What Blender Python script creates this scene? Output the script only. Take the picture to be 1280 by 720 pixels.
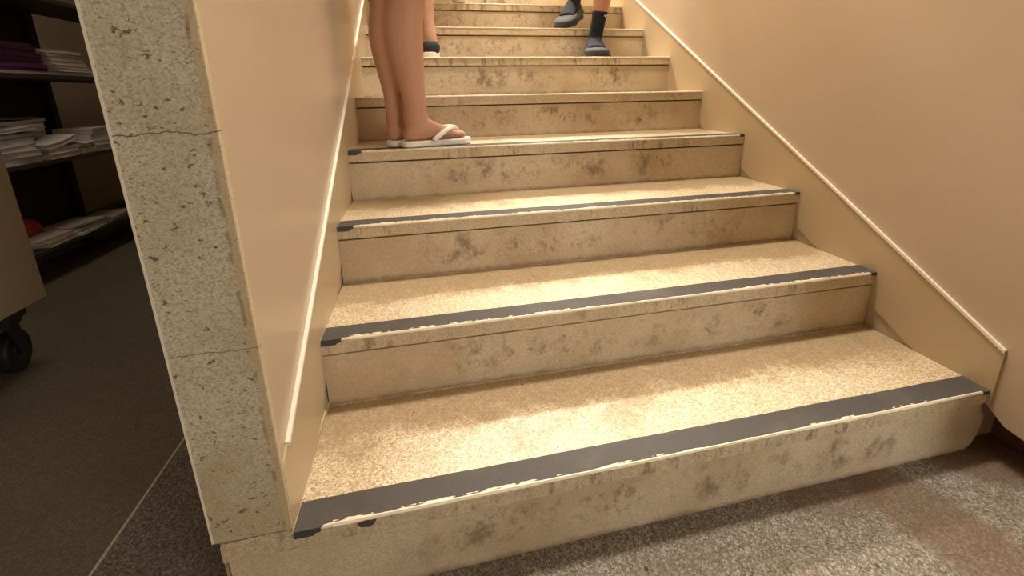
import bpy, bmesh, math, random
from mathutils import Vector, Matrix, noise

# ------------------------------------------------------------------ clear
for o in list(bpy.data.objects):
    bpy.data.objects.remove(o, do_unlink=True)
sc = bpy.context.scene
COL = sc.collection
random.seed(7)

# ------------------------------------------------------------------ camera
cam_d = bpy.data.cameras.new('camera')
cam = bpy.data.objects.new('camera', cam_d)
COL.objects.link(cam)
S_ = Vector((0.97913, -0.20247, -0.01734))
U_ = Vector((0.06615, 0.23687, 0.96929))
F_ = Vector((0.19215, 0.95021, -0.24532))
M = Matrix.Identity(4)
for i in range(3):
    M[i][0] = S_[i]; M[i][1] = U_[i]; M[i][2] = -F_[i]
M[0][3], M[1][3], M[2][3] = 0.2492, -0.5782, 0.8399
cam.matrix_world = M
cam_d.sensor_width = 36.0
cam_d.lens = 524.076 / 1280 * 36
cam_d.shift_y = -(360 - 246.25) / 1280
cam_d.clip_start = 0.02
sc.camera = cam

# ------------------------------------------------------------------ light
world = bpy.data.worlds.new('world'); sc.world = world
world.use_nodes = True
bg = world.node_tree.nodes['Background']
bg.inputs[0].default_value = (1.0, 0.93, 0.82, 1)
bg.inputs[1].default_value = 0.10

def area(name, loc, target, sx, sy, power, color):
    d = bpy.data.lights.new(name, 'AREA'); d.shape = 'RECTANGLE'
    d.size = sx; d.size_y = sy; d.energy = power; d.color = color
    o = bpy.data.objects.new(name, d); COL.objects.link(o)
    o.location = loc
    o.rotation_euler = (Vector(target) - Vector(loc)).to_track_quat('-Z', 'Y').to_euler()
    return o
# ceiling lamp high over the upper flight, and daylight through the hall doorway; the other two are added fills
area('stair_lamp_light', (0.78, 3.30, 4.46), (0.78, 3.30, 0), 0.60, 0.32, 385, (1.0, 0.92, 0.79))
area('flight_fill_light', (0.75, 0.85, 4.46), (0.75, 0.85, 0), 0.9, 0.3, 140, (1.0, 0.94, 0.83))  # added to brighten the upper risers; no lamp known here
area('doorway_light', (3.2, -3.05, 1.55), (0.3, 0.4, 0.5), 1.5, 2.0, 64, (1.0, 0.95, 0.87))
area('side_room_fill_light', (-1.0, 1.6, 2.55), (-1.0, 1.6, 0), 0.6, 0.6, 6.5, (1.0, 0.90, 0.76))  # unseen fill added to lift the unlit side room
vs = sc.view_settings
vs.view_transform = 'Standard'; vs.look = 'None'; vs.exposure = 0.0; vs.gamma = 1.0
vs.use_curve_mapping = False

# ------------------------------------------------------------------ material kit
class NT:
    def __init__(self, name):
        self.m = bpy.data.materials.new(name); self.m.use_nodes = True
        self.t = self.m.node_tree; self.n = self.t.nodes; self.l = self.t.links
        self.b = self.n['Principled BSDF']
    def node(self, typ, **kw):
        n = self.n.new(typ)
        for k, v in kw.items(): setattr(n, k, v)
        return n
    def link(self, a, b): self.l.new(a, b)
    def val(self, sock, v):
        if hasattr(v, 'is_output'): self.link(v, sock)
        else:
            if isinstance(v, tuple) and len(v) == 3 and sock.type == 'RGBA': v = (*v, 1)
            sock.default_value = v
    def pos(self):
        g = self.node('ShaderNodeNewGeometry'); return g.outputs['Position']
    def xyz(self, v=None):
        s = self.node('ShaderNodeSeparateXYZ'); self.link(v or self.pos(), s.inputs[0]); return s.outputs
    def math(self, op, a, b=0.0, c=None, clamp=False):
        n = self.node('ShaderNodeMath', operation=op, use_clamp=clamp)
        self.val(n.inputs[0], a); self.val(n.inputs[1], b)
        if c is not None: self.val(n.inputs[2], c)
        return n.outputs[0]
    def scale(self, v, s):
        n = self.node('ShaderNodeVectorMath', operation='MULTIPLY')
        self.link(v, n.inputs[0]); n.inputs[1].default_value = s; return n.outputs[0]
    def noise(self, scale, detail=3, rough=0.55, vec=None):
        n = self.node('ShaderNodeTexNoise'); n.inputs['Scale'].default_value = scale
        n.inputs['Detail'].default_value = detail; n.inputs['Roughness'].default_value = rough
        self.link(vec or self.pos(), n.inputs['Vector']); return n.outputs['Fac']
    def vor(self, scale, vec=None, out='Color'):
        n = self.node('ShaderNodeTexVoronoi'); n.inputs['Scale'].default_value = scale
        self.link(vec or self.pos(), n.inputs['Vector']); return n.outputs[out]
    def step(self, v, a, b):     # smooth 0..1 as v goes a..b
        n = self.node('ShaderNodeMapRange', interpolation_type='SMOOTHSTEP')
        self.val(n.inputs[0], v); n.inputs[1].default_value = a; n.inputs[2].default_value = b
        return n.outputs[0]
    def ramp(self, f, stops):
        n = self.node('ShaderNodeValToRGB'); e = n.color_ramp.elements
        while len(e) < len(stops): e.new(0.5)
        for i, (p, c) in enumerate(stops):
            e[i].position = p; e[i].color = (*c, 1)
        self.val(n.inputs[0], f); return n.outputs[0]
    def mix(self, f, a, b, mode='MIX'):
        n = self.node('ShaderNodeMix', data_type='RGBA', blend_type=mode)
        self.val(n.inputs[0], f); self.val(n.inputs[6], a); self.val(n.inputs[7], b)
        return n.outputs[2]
    def bump(self, h, strength=0.2, dist=0.002):
        n = self.node('ShaderNodeBump'); n.inputs['Strength'].default_value = strength
        n.inputs['Distance'].default_value = dist
        self.link(h, n.inputs['Height']); self.link(n.outputs[0], self.b.inputs['Normal'])
    def out(self, col, rough=0.5, spec=0.5):
        self.val(self.b.inputs['Base Color'], col); self.val(self.b.inputs['Roughness'], rough)
        self.b.inputs['Specular IOR Level'].default_value = spec
        return self.m
def sep_r(nt, c):
    s = nt.node('ShaderNodeSeparateColor'); nt.link(c, s.inputs[0]); return s.outputs[0]

def plain(name, col, rough=0.5, var=0.12, scale=25, spec=0.5, metal=0):
    nt = NT(name); f = nt.noise(scale, 4)
    c = nt.mix(f, tuple(x * (1 - var) for x in col), tuple(min(1, x * (1 + var)) for x in col))
    nt.b.inputs['Metallic'].default_value = metal
    return nt.out(c, rough, spec)

RISE, GO, W = 0.165, 0.27986, 1.459
STEPS = 11
NOSE = 0.036      # thickness of the tread slab edge
OVER = 0.006      # how far the slab edge stands over the riser

def mat_tread():
    nt = NT('tread_terrazzo'); p = nt.pos(); x, y, z = nt.xyz(p)
    chips = sep_r(nt, nt.vor(360)); chips2 = sep_r(nt, nt.vor(220))
    c = nt.ramp(chips, [(0.0, (0.27, 0.19, 0.10)), (0.25, (0.50, 0.38, 0.23)), (0.65, (0.64, 0.52, 0.35)), (1.0, (0.88, 0.79, 0.61))])
    c2 = nt.ramp(chips2, [(0.0, (0.38, 0.27, 0.14)), (0.5, (0.54, 0.41, 0.24)), (1.0, (0.68, 0.55, 0.36))])
    c = nt.mix(0.3, c, c2)
    n1 = nt.noise(5.5, 5, 0.6)
    # near the riser: dirt plus painted shade; walked front: wear plus painted glare
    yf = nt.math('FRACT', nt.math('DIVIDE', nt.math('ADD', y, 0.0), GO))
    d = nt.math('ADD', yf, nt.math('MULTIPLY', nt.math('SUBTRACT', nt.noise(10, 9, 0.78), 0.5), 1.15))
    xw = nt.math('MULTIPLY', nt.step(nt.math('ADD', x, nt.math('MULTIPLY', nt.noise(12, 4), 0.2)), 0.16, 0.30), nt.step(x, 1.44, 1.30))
    walk_glare = nt.math('MULTIPLY', nt.math('MULTIPLY', nt.step(d, 0.60, 0.36), xw), 0.45)
    c = nt.mix(walk_glare, c, nt.mix(chips, (0.52, 0.40, 0.24), (0.92, 0.83, 0.64)))
    film_shade = nt.math('MULTIPLY', nt.step(d, 0.44, 0.66), 0.9)
    c = nt.mix(film_shade, c, nt.mix(0.68, c, (0.30, 0.195, 0.092)))
    st = nt.step(n1, 0.56, 0.74)
    c = nt.mix(nt.math('MULTIPLY', st, 0.55), c, (0.33, 0.21, 0.10))
    worn = nt.step(nt.noise(14, 5, 0.7), 0.58, 0.75)
    c = nt.mix(nt.math('MULTIPLY', worn, 0.35), c, (0.80, 0.69, 0.50))
    spot = nt.step(nt.vor(16, out='Distance'), 0.055, 0.03)
    c = nt.mix(nt.math('MULTIPLY', spot, 0.75), c, (0.07, 0.04, 0.02))
    r = nt.math('ADD', 0.24, nt.math('MULTIPLY', n1, 0.30))
    nt.bump(nt.math('ADD', chips, nt.noise(60, 4)), 0.22, 0.0012)
    return nt.out(c, r, 0.5)

def mat_riser():
    nt = NT('riser_terrazzo'); p = nt.pos(); x, y, z = nt.xyz(p)
    chips = sep_r(nt, nt.vor(450))
    c = nt.ramp(chips, [(0.0, (0.53, 0.44, 0.30)), (0.5, (0.64, 0.54, 0.385)), (1.0, (0.72, 0.62, 0.46))])
    c = nt.mix(nt.math('MULTIPLY', nt.step(nt.noise(4, 4), 0.40, 0.66), 0.5), c, (0.44, 0.31, 0.175))
    zf = nt.math('FRACT', nt.math('DIVIDE', z, RISE))
    band = nt.math('MULTIPLY', nt.step(zf, 0.06, 0.32), nt.step(zf, 0.86, 0.55))
    side = nt.math('MULTIPLY', nt.step(x, 0.08, 0.32), nt.step(x, 1.42, 1.15))
    mask = nt.math('MULTIPLY', band, side)
    stretched = nt.scale(p, (1.0, 1.0, 0.8))
    sc1 = nt.step(nt.noise(11, 8, 0.74, stretched), 0.50, 0.66)
    sc2 = nt.math('MULTIPLY', nt.step(nt.noise(55, 6, 0.75, stretched), 0.50, 0.62), nt.step(nt.noise(6, 3), 0.42, 0.6))
    s = nt.math('MULTIPLY', nt.math('ADD', nt.math('MULTIPLY', sc1, 0.60), nt.math('MULTIPLY', sc2, 0.42)), mask)
    c = nt.mix(nt.math('MINIMUM', nt.math('MULTIPLY', s, 1.15), 0.82), c, (0.14, 0.088, 0.047))
    grime = nt.step(nt.math('ADD', zf, nt.math('MULTIPLY', nt.noise(30, 4), 0.16)), 0.17, 0.06)
    c = nt.mix(nt.math('MULTIPLY', grime, 0.6), c, (0.20, 0.13, 0.07))
    nt.bump(nt.noise(90, 4), 0.12, 0.001)
    return nt.out(c, 0.45, 0.45)

def mat_nose():
    nt = NT('tread_edge_terrazzo'); p = nt.pos()
    chips = sep_r(nt, nt.vor(450))
    c = nt.ramp(chips, [(0.0, (0.48, 0.385, 0.25)), (0.5, (0.61, 0.505, 0.345)), (1.0, (0.71, 0.61, 0.44))])
    stre = nt.scale(p, (1.0, 1.0, 0.35))
    g = nt.step(nt.noise(38, 6, 0.72, stre), 0.47, 0.68)
    big = nt.step(nt.noise(3.2, 3), 0.36, 0.58)
    c = nt.mix(nt.math('MULTIPLY', nt.math('MULTIPLY', g, big), 0.78), c, (0.14, 0.085, 0.04))
    nt.bump(nt.noise(120, 4), 0.25, 0.0012)
    return nt.out(c, 0.5, 0.4)

def mat_pier():
    nt = NT('pier_terrazzo'); p = nt.pos(); x, y, z = nt.xyz(p)
    chips = sep_r(nt, nt.vor(400))
    c = nt.ramp(chips, [(0.0, (0.42, 0.38, 0.275)), (0.3, (0.58, 0.53, 0.40)), (1.0, (0.74, 0.69, 0.55))])
    c = nt.mix(nt.math('MULTIPLY', nt.step(nt.noise(7, 4), 0.42, 0.68), 0.45), c, (0.46, 0.375, 0.21))
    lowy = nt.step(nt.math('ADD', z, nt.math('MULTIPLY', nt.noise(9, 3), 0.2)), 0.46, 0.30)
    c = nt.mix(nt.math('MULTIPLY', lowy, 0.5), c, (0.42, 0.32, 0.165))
    fl = nt.scale(p, (1.0, 1.0, 1.4))
    pit = nt.step(nt.noise(85, 3, 0.6, fl), 0.625, 0.69)
    c = nt.mix(nt.math('MULTIPLY', pit, 0.85), c, (0.13, 0.09, 0.05))
    pit2 = nt.step(nt.vor(32, fl, 'Distance'), 0.10, 0.05)
    c = nt.mix(nt.math('MULTIPLY', pit2, nt.math('MULTIPLY', 0.85, nt.step(nt.noise(11, 2), 0.5, 0.6))), c, (0.07, 0.05, 0.03))
    # wall paint lapped over the inner margin
    edge = nt.math('ADD', x, nt.math('MULTIPLY', nt.math('SUBTRACT', nt.noise(22, 5, 0.7), 0.5), 0.012))
    c = nt.mix(nt.math('MULTIPLY', nt.step(edge, -0.0135, -0.0105), 0.6), c, (0.60, 0.46, 0.26))
    line = nt.math('MULTIPLY', nt.step(edge, -0.0165, -0.013), nt.step(edge, -0.008, -0.0115))
    c = nt.mix(nt.math('MULTIPLY', nt.math('MULTIPLY', line, nt.step(nt.noise(40, 3), 0.45, 0.6)), 0.6), c, (0.25, 0.18, 0.09))
    # two hairline cracks
    for z0, amp, w in ((0.797, 0.020, 0.0013), (0.497, 0.016, 0.0009)):
        v = nt.math('SUBTRACT', nt.math('SUBTRACT', z, z0), nt.math('MULTIPLY', nt.math('SUBTRACT', nt.noise(26, 5, 0.65, nt.scale(p, (1, 0, 0.2))), 0.5), amp))
        v = nt.math('ABSOLUTE', v)
        c = nt.mix(nt.math('MULTIPLY', nt.step(v, w, w * 0.35), 0.8), c, (0.12, 0.08, 0.04))
    nt.bump(nt.math('SUBTRACT', nt.noise(140, 3), pit), 0.3, 0.0012)
    return nt.out(c, 0.55, 0.35)

def mat_wall(name, col, dark):
    nt = NT(name); p = nt.pos()
    f = nt.noise(2.2, 4, 0.5)
    c = nt.mix(f, tuple(v * 0.92 for v in col), tuple(v * 1.06 for v in col))
    st = nt.step(nt.noise(3.5, 5, 0.6, nt.scale(p, (1, 0.35, 2.5))), 0.58, 0.78)
    c = nt.mix(nt.math('MULTIPLY', st, 0.28), c, dark)
    nt.bump(nt.noise(35, 3), 0.07, 0.0015)
    return nt.out(c, 0.30, 0.45)

def mat_floor(name, polished):
    nt = NT(name); p = nt.pos(); x, y, z = nt.xyz(p)
    a = sep_r(nt, nt.vor(300)); b = sep_r(nt, nt.vor(480))
    if polished:
        c = nt.ramp(a, [(0, (0.14, 0.113, 0.072)), (0.5, (0.185, 0.155, 0.103)), (1, (0.24, 0.205, 0.14))])
    else:
        c = nt.ramp(a, [(0, (0.04, 0.029, 0.020)), (0.30, (0.135, 0.113, 0.086)), (0.65, (0.22, 0.19, 0.15)), (1, (0.46, 0.42, 0.355))])
    c2 = nt.ramp(b, [(0, (0.10, 0.075, 0.05)), (0.5, (0.22, 0.185, 0.14)), (1, (0.38, 0.34, 0.27))])
    c = nt.mix(0.38 if not polished else 0.25, c, c2)
    c = nt.mix(nt.math('MULTIPLY', nt.step(nt.noise(5, 4), 0.45, 0.7), 0.3), c, (0.16, 0.12, 0.075))
    if not polished:
        w1 = nt.math('MULTIPLY', nt.math('SUBTRACT', nt.noise(11, 5, 0.6), 0.5), 0.10)
        for cx, cy, rx, ry, rot, s in ((1.19, -0.115, 0.085, 0.20, 0.25, 0.62), (1.47, -0.01, 0.16, 0.09, -0.3, 0.75), (1.50, -0.20, 0.09, 0.10, 0, 0.5), (1.05, -0.02, 0.13, 0.05, 0, 0.5)):
            dx = nt.math('SUBTRACT', x, cx); dy = nt.math('SUBTRACT', y, cy)
            ca, sa = math.cos(rot), math.sin(rot)
            u = nt.math('ADD', nt.math('MULTIPLY', dx, ca / rx), nt.math('MULTIPLY', dy, sa / rx))
            v = nt.math('ADD', nt.math('MULTIPLY', dx, -sa / ry), nt.math('MULTIPLY', dy, ca / ry))
            r = nt.math('SQRT', nt.math('ADD', nt.math('MULTIPLY', u, u), nt.math('MULTIPLY', v, v)))
            r = nt.math('ADD', r, nt.math('MULTIPLY', w1, 5.0))
            c = nt.mix(nt.math('MULTIPLY', nt.step(r, 1.15, 0.75), s), c, (0.135, 0.080, 0.048))
        spot = nt.step(nt.vor(11, out='Distance'), 0.07, 0.05)
        c = nt.mix(nt.math('MULTIPLY', spot, 0.8), c, (0.03, 0.018, 0.01))
    nt.bump(nt.math('ADD', a, b), 0.3 if not polished else 0.1, 0.0015)
    return nt.out(c, 0.6 if not polished else 0.5, 0.3)

def mat_tape():
    nt = NT('tape_grey')
    f = nt.noise(300, 2); g = nt.step(nt.noise(7, 4), 0.5, 0.75)
    c = nt.mix(f, (0.055, 0.049, 0.044), (0.090, 0.081, 0.073))
    c = nt.mix(nt.math('MULTIPLY', g, 0.4), c, (0.15, 0.125, 0.10))
    s = nt.step(nt.noise(26, 5, 0.75), 0.68, 0.74)
    c = nt.mix(nt.math('MULTIPLY', s, 0.35), c, (0.34, 0.31, 0.27))
    nt.bump(nt.noise(500, 2), 0.2, 0.0006)
    return nt.out(c, 0.68, 0.35)

def mat_skin():
    nt = NT('skin'); n = nt.noise(9, 4); n2 = nt.noise(45, 4)
    c = nt.mix(n, (0.43, 0.225, 0.145), (0.55, 0.31, 0.205))
    c = nt.mix(nt.math('MULTIPLY', nt.step(n2, 0.6, 0.75), 0.2), c, (0.30, 0.13, 0.085))
    nt.b.inputs['Subsurface Weight'].default_value = 0.0
    return nt.out(c, 0.5, 0.35)

MT = dict(
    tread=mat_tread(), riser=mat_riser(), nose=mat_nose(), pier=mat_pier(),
    wall=mat_wall('wall_paint_tan', (0.545, 0.430, 0.305), (0.39, 0.29, 0.19)),
    stringer=mat_wall('stringer_paint', (0.53, 0.415, 0.26), (0.33, 0.235, 0.13)),
    ceil=plain('ceiling_paint', (0.70, 0.62, 0.50), 0.8),
    trim=plain('trim_cream', (0.86, 0.79, 0.66), 0.4, 0.05),
    worn=plain('worn_stone', (0.76, 0.67, 0.50), 0.6, 0.15, 60),
    joint=plain('dark_joint', (0.10, 0.06, 0.03), 0.8),
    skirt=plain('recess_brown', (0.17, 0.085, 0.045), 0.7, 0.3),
    floor=mat_floor('floor_terrazzo', False), floor2=mat_floor('floor_polished', True),
    brass=plain('divider_strip_pale', (0.68, 0.58, 0.42), 0.4),
    tape=mat_tape(), skin=mat_skin(),
    black=plain('black_metal', (0.018, 0.018, 0.020), 0.45),
    darkbrown=plain('dark_brown_board', (0.035, 0.018, 0.012), 0.6),
    shelf=plain('shelf_board', (0.07, 0.05, 0.035), 0.6),
    laminate=plain('cart_laminate', (0.50, 0.38, 0.25), 0.45, 0.06),
    rubber=plain('rubber_black', (0.015, 0.016, 0.016), 0.5),
    greymetal=plain('grey_metal', (0.045, 0.05, 0.047), 0.4, metal=0.5),
    paper=plain('paper', (0.84, 0.79, 0.73), 0.8, 0.06),
    papergrey=plain('paper_grey', (0.64, 0.62, 0.61), 0.8, 0.06),
    paperblue=plain('paper_bluish', (0.60, 0.64, 0.69), 0.8, 0.06),
    cream=plain('paper_cream', (0.62, 0.54, 0.42), 0.8, 0.06),
    purple=plain('cover_purple', (0.26, 0.075, 0.30), 0.5),
    plum=plain('cover_plum', (0.13, 0.05, 0.135), 0.5),
    red=plain('cover_red', (0.42, 0.05, 0.045), 0.5),
    charcoal=plain('cover_charcoal', (0.07, 0.075, 0.08), 0.5),
    green=plain('cover_dark_green', (0.03, 0.07, 0.045), 0.5),
    brown=plain('cover_brown', (0.14, 0.075, 0.04), 0.5),
    pink=plain('cover_pinkish', (0.55, 0.40, 0.40), 0.6),
    rubberwhite=plain('white_rubber', (0.85, 0.80, 0.72), 0.45, 0.05),
    shorts=plain('grey_cloth', (0.16, 0.16, 0.14), 0.85, 0.2, 80),
    shirt1=plain('cloth_blue', (0.10, 0.14, 0.22), 0.85), shirt2=plain('cloth_white', (0.6, 0.58, 0.54), 0.85),
    shirt3=plain('cloth_olive', (0.16, 0.16, 0.09), 0.85), shirt4=plain('cloth_maroon', (0.25, 0.06, 0.06), 0.85),
    denim=plain('cloth_denim', (0.08, 0.10, 0.16), 0.85),
    hair=plain('hair_black', (0.012, 0.010, 0.009), 0.5, 0.3, 200),
    sock=plain('sock_navy', (0.009, 0.012, 0.020), 0.95, 0.3, 200),
    clog=plain('shoe_grey', (0.045, 0.045, 0.042), 0.85, 0.2, 90),
    canvas=plain('shoe_black', (0.017, 0.019, 0.024), 0.8, 0.2, 90),
    shoelight=plain('shoe_pale', (0.50, 0.47, 0.42), 0.7),
    eye=plain('eye_white', (0.8, 0.78, 0.75), 0.3), white=plain('white_print', (0.8, 0.8, 0.78), 0.7),
    lampface=plain('lamp_housing', (0.8, 0.8, 0.78), 0.5),
)

# ------------------------------------------------------------------ mesh kit
def finish(name, bm, mat, parent=None, smooth=False, bevel=0.0, seg=1, normals=True):
    if normals: bmesh.ops.recalc_face_normals(bm, faces=bm.faces)
    me = bpy.data.meshes.new(name); bm.to_mesh(me); bm.free()
    me.materials.append(MT[mat] if isinstance(mat, str) else mat)
    if smooth:
        for p in me.polygons: p.use_smooth = True
    o = bpy.data.objects.new(name, me); COL.objects.link(o)
    if parent: o.parent = parent
    if bevel:
        m = o.modifiers.new('bevel', 'BEVEL'); m.width = bevel; m.segments = seg; m.limit_method = 'ANGLE'
    return o
def empty(name, loc=(0, 0, 0), rz=0.0, parent=None):
    o = bpy.data.objects.new(name, None); COL.objects.link(o)
    o.empty_display_size = 0.05
    o.location = loc; o.rotation_euler = (0, 0, rz)
    if parent: o.parent = parent
    return o
def tag(o, label, cat, group=None):
    o['label'] = label; o['category'] = cat
    if group: o['group'] = group
    return o
def struct(o, label=None):
    o['kind'] = 'structure'
    if label: o['label'] = label
    return o
def box(bm, x0, x1, y0, y1, z0, z1):
    v = [bm.verts.new(p) for p in ((x0, y0, z0), (x1, y0, z0), (x1, y1, z0), (x0, y1, z0), (x0, y0, z1), (x1, y0, z1), (x1, y1, z1), (x0, y1, z1))]
    for f in ((0, 3, 2, 1), (4, 5, 6, 7), (0, 1, 5, 4), (1, 2, 6, 5), (2, 3, 7, 6), (3, 0, 4, 7)):
        bm.faces.new([v[i] for i in f])
    return v
def boxobj(name, dims, mat, parent=None, bevel=0.0, seg=1):
    bm = bmesh.new(); box(bm, *dims); return finish(name, bm, mat, parent, bevel=bevel, seg=seg)
def prism(bm, poly, axis, a, b):
    """poly in the two other axes, extruded along axis a..b"""
    def pt(p, t):
        return (t, p[0], p[1]) if axis == 0 else (p[0], t, p[1]) if axis == 1 else (p[0], p[1], t)
    A = [bm.verts.new(pt(p, a)) for p in poly]; B = [bm.verts.new(pt(p, b)) for p in poly]
    bm.faces.new(A); bm.faces.new(B[::-1]); n = len(poly)
    for i in range(n): bm.faces.new([A[i], B[i], B[(i + 1) % n], A[(i + 1) % n]])
def loft(bm, secs, n=16, pw=2.0):
    """secs: (centre, u axis, v axis, ru, rv); closed with end caps"""
    rings = []
    for c, u, v, ru, rv in secs:
        c, u, v = Vector(c), Vector(u).normalized(), Vector(v).normalized(); r = []
        for k in range(n):
            a = 2 * math.pi * k / n; cu, sv = math.cos(a), math.sin(a)
            cu = math.copysign(abs(cu) ** (2 / pw), cu); sv = math.copysign(abs(sv) ** (2 / pw), sv)
            r.append(bm.verts.new(c + u * ru * cu + v * rv * sv))
        rings.append(r)
    for a, b in zip(rings, rings[1:]):
        for k in range(n): bm.faces.new([a[k], a[(k + 1) % n], b[(k + 1) % n], b[k]])
    bm.faces.new(rings[0][::-1]); bm.faces.new(rings[-1])
def tube(bm, pts, rad, n=8):
    pts = [Vector(p) for p in pts]; secs = []
    for i, p in enumerate(pts):
        d = (pts[min(i + 1, len(pts) - 1)] - pts[max(i - 1, 0)]).normalized()
        h = Vector((0, 0, 1)) if abs(d.z) < 0.9 else Vector((1, 0, 0))
        u = d.cross(h).normalized(); v = u.cross(d)
        r = rad[i] if isinstance(rad, (list, tuple)) else rad
        secs.append((p, u, v, r, r))
    loft(bm, secs, n)
def ball(bm, c, r, seg=14):
    m = Matrix.Translation(c) @ Matrix.Diagonal((r[0], r[1], r[2], 1))
    bmesh.ops.create_uvsphere(bm, u_segments=seg, v_segments=seg // 2 + 2, radius=1, matrix=m)
def skin_over(name, bm, mat, parent, voxel):
    """weld overlapping lofts into one continuous surface"""
    o = finish(name, bm, mat, parent)
    m = o.modifiers.new('weld', 'REMESH'); m.mode = 'VOXEL'; m.voxel_size = voxel
    s = o.modifiers.new('soft', 'SMOOTH'); s.factor = 0.5; s.iterations = 5
    dg = bpy.context.evaluated_depsgraph_get()
    me = bpy.data.meshes.new_from_object(o.evaluated_get(dg))
    o.modifiers.clear(); old = o.data; o.data = me; bpy.data.meshes.remove(old)
    if not me.materials: me.materials.append(MT[mat])
    for p in me.polygons: p.use_smooth = True
    return o

# ================================================================== SETTING
TOPZ = 4.7
# floor: two terrazzo fields with a divider strip between
fl = struct(boxobj('floor', (-0.398, 5.2, -4.2, 0.4, -0.05, 0.0), 'floor'), 'worn speckled grey terrazzo floor at the foot of the stairs')
boxobj('floor_field', (-4.0, -0.402, -4.2, 4.2, -0.05, 0.0), 'floor2', fl)
boxobj('floor_field', (-0.398, -0.118, 0.4, 4.2, -0.05, 0.0), 'floor', fl)
boxobj('divider_strip', (-0.403, -0.398, -4.2, 4.2, -0.05, 0.0008), 'brass', fl)

# left wall with its terrazzo end pier
wl = struct(boxobj('wall_left', (-0.112, -0.004, 0.015, 5.2, 0.0, TOPZ), 'wall'), 'tan painted wall along the stairs')
bm = bmesh.new(); box(bm, -0.1135, -0.0005, 0.004, 0.015, RISE + 0.002, TOPZ)
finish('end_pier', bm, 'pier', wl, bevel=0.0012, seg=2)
bm = bmesh.new(); box(bm, -0.1155, -0.1128, 0.003, 0.010, RISE + 0.004, TOPZ)
finish('corner_bead', bm, 'trim', wl)
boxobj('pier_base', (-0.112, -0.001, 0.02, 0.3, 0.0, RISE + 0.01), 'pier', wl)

# right wall: plaster stops short of the floor in front of the first step
bm = bmesh.new()
prism(bm, [(-0.22, 0.092), (-0.09, 0.088), (-0.035, 0.098), (0.005, 0.13), (0.03, 0.13), (0.03, -0.0), (5.2, 0.0), (5.2, TOPZ), (-0.22, TOPZ)], 0, W + 0.005, W + 0.2)
wr = struct(finish('wall_right', bm, 'wall'), 'tan painted wall on the right of the stairs')
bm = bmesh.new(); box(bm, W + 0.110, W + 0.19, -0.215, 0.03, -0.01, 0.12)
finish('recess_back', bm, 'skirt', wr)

# hall shell beyond the frame
struct(boxobj('wall_back', (-4.0, W + 0.2, 5.2, 5.3, 0.0, TOPZ), 'wall'))
struct(boxobj('wall_hall_front', (-4.0, 5.3, -4.3, -4.2, 0.0, TOPZ), 'wall'))
struct(boxobj('wall_hall_side', (5.2, 5.3, -4.2, 0.3, 0.0, TOPZ), 'wall'))
struct(boxobj('wall_hall_return', (W + 0.2, 5.3, 0.2, 0.3, 0.0, TOPZ), 'wall'))
struct(boxobj('ceiling', (-4.0, 5.3, -4.3, 5.3, TOPZ, TOPZ + 0.1), 'ceil'))
# side room with the shelves
struct(boxobj('wall_side_room', (-2.3, -2.2, -4.2, 4.2, 0.0, TOPZ), 'wall'))
struct(boxobj('wall_side_room_end', (-2.2, -0.112, 4.2, 4.3, 0.0, 2.7), 'wall'))
struct(boxobj('ceiling_side_room', (-2.2, -0.118, 0.2, 4.3, 2.7, 2.8), 'ceil'))
struct(boxobj('wall_over_opening', (-2.2, -0.118, 0.1, 0.2, 2.3, TOPZ), 'wall'))

# lamp housing above the upper flight, and one over the added flight fill
for (x, y, w, d), lab in (((0.78, 3.30, 0.36, 0.22), 'square white ceiling lamp high above the upper flight'), ((0.75, 0.85, 0.49, 0.18), 'long white ceiling lamp added high above the lower steps to brighten the risers')):
    lamp = empty('ceiling_lamp', (x, y, TOPZ)); tag(lamp, lab, 'lamp')
    boxobj('housing', (-w, w, -d, d, -0.20, 0.0), 'lampface', lamp, 0.01)
    boxobj('rim', (-w - 0.01, w + 0.01, -d - 0.01, -d + 0.01, -0.23, -0.12), 'lampface', lamp)

# ================================================================== STAIRCASE
stair = empty('staircase', (0, 0, 0))
tag(stair, 'worn cream terrazzo staircase with scuffed risers and dark grey tread strips', 'staircase')

def wobble(x, seed, f=9.0):
    return noise.noise(Vector((x * f, seed * 7.3, 0.31)))
def make_tread(i):
    """slab with an uneven, slightly rounded front edge; front face is its own material slot"""
    y0, z1 = (i - 1) * GO, i * RISE
    xl = -0.104 if i == 1 else -0.0015
    xr = W + 0.002
    y1 = y0 + GO + OVER + 0.03
    bm = bmesh.new(); n = 150; rows = []
    for k in range(n + 1):
        x = xl + (xr - xl) * k / n
        w = wobble(x, i, 30) * 0.0012 + wobble(x, i + 40, 6) * 0.0015
        ch = 0.004 + 0.002 * wobble(x, i + 80, 45)
        prof = [(y1, z1 - NOSE), (y0 + 0.002 + w, z1 - NOSE), (y0 + w, z1 - NOSE + 0.003), (y0 + w, z1 - ch), (y0 + w + ch, z1), (y1, z1)]
        rows.append([bm.verts.new((x, a, b)) for a, b in prof])
    for a, b in zip(rows, rows[1:]):
        for j in range(5):
            f = bm.faces.new([a[j], b[j], b[j + 1], a[j + 1]])
            f.material_index = 0 if j == 4 else 1
        bm.faces.new([a[5], b[5], b[0], a[0]])
    for r in (rows[0], rows[-1]):
        f = bm.faces.new(r); f.material_index = 1
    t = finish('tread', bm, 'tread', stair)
    t.data.materials.append(MT['nose'])
    return t
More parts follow.
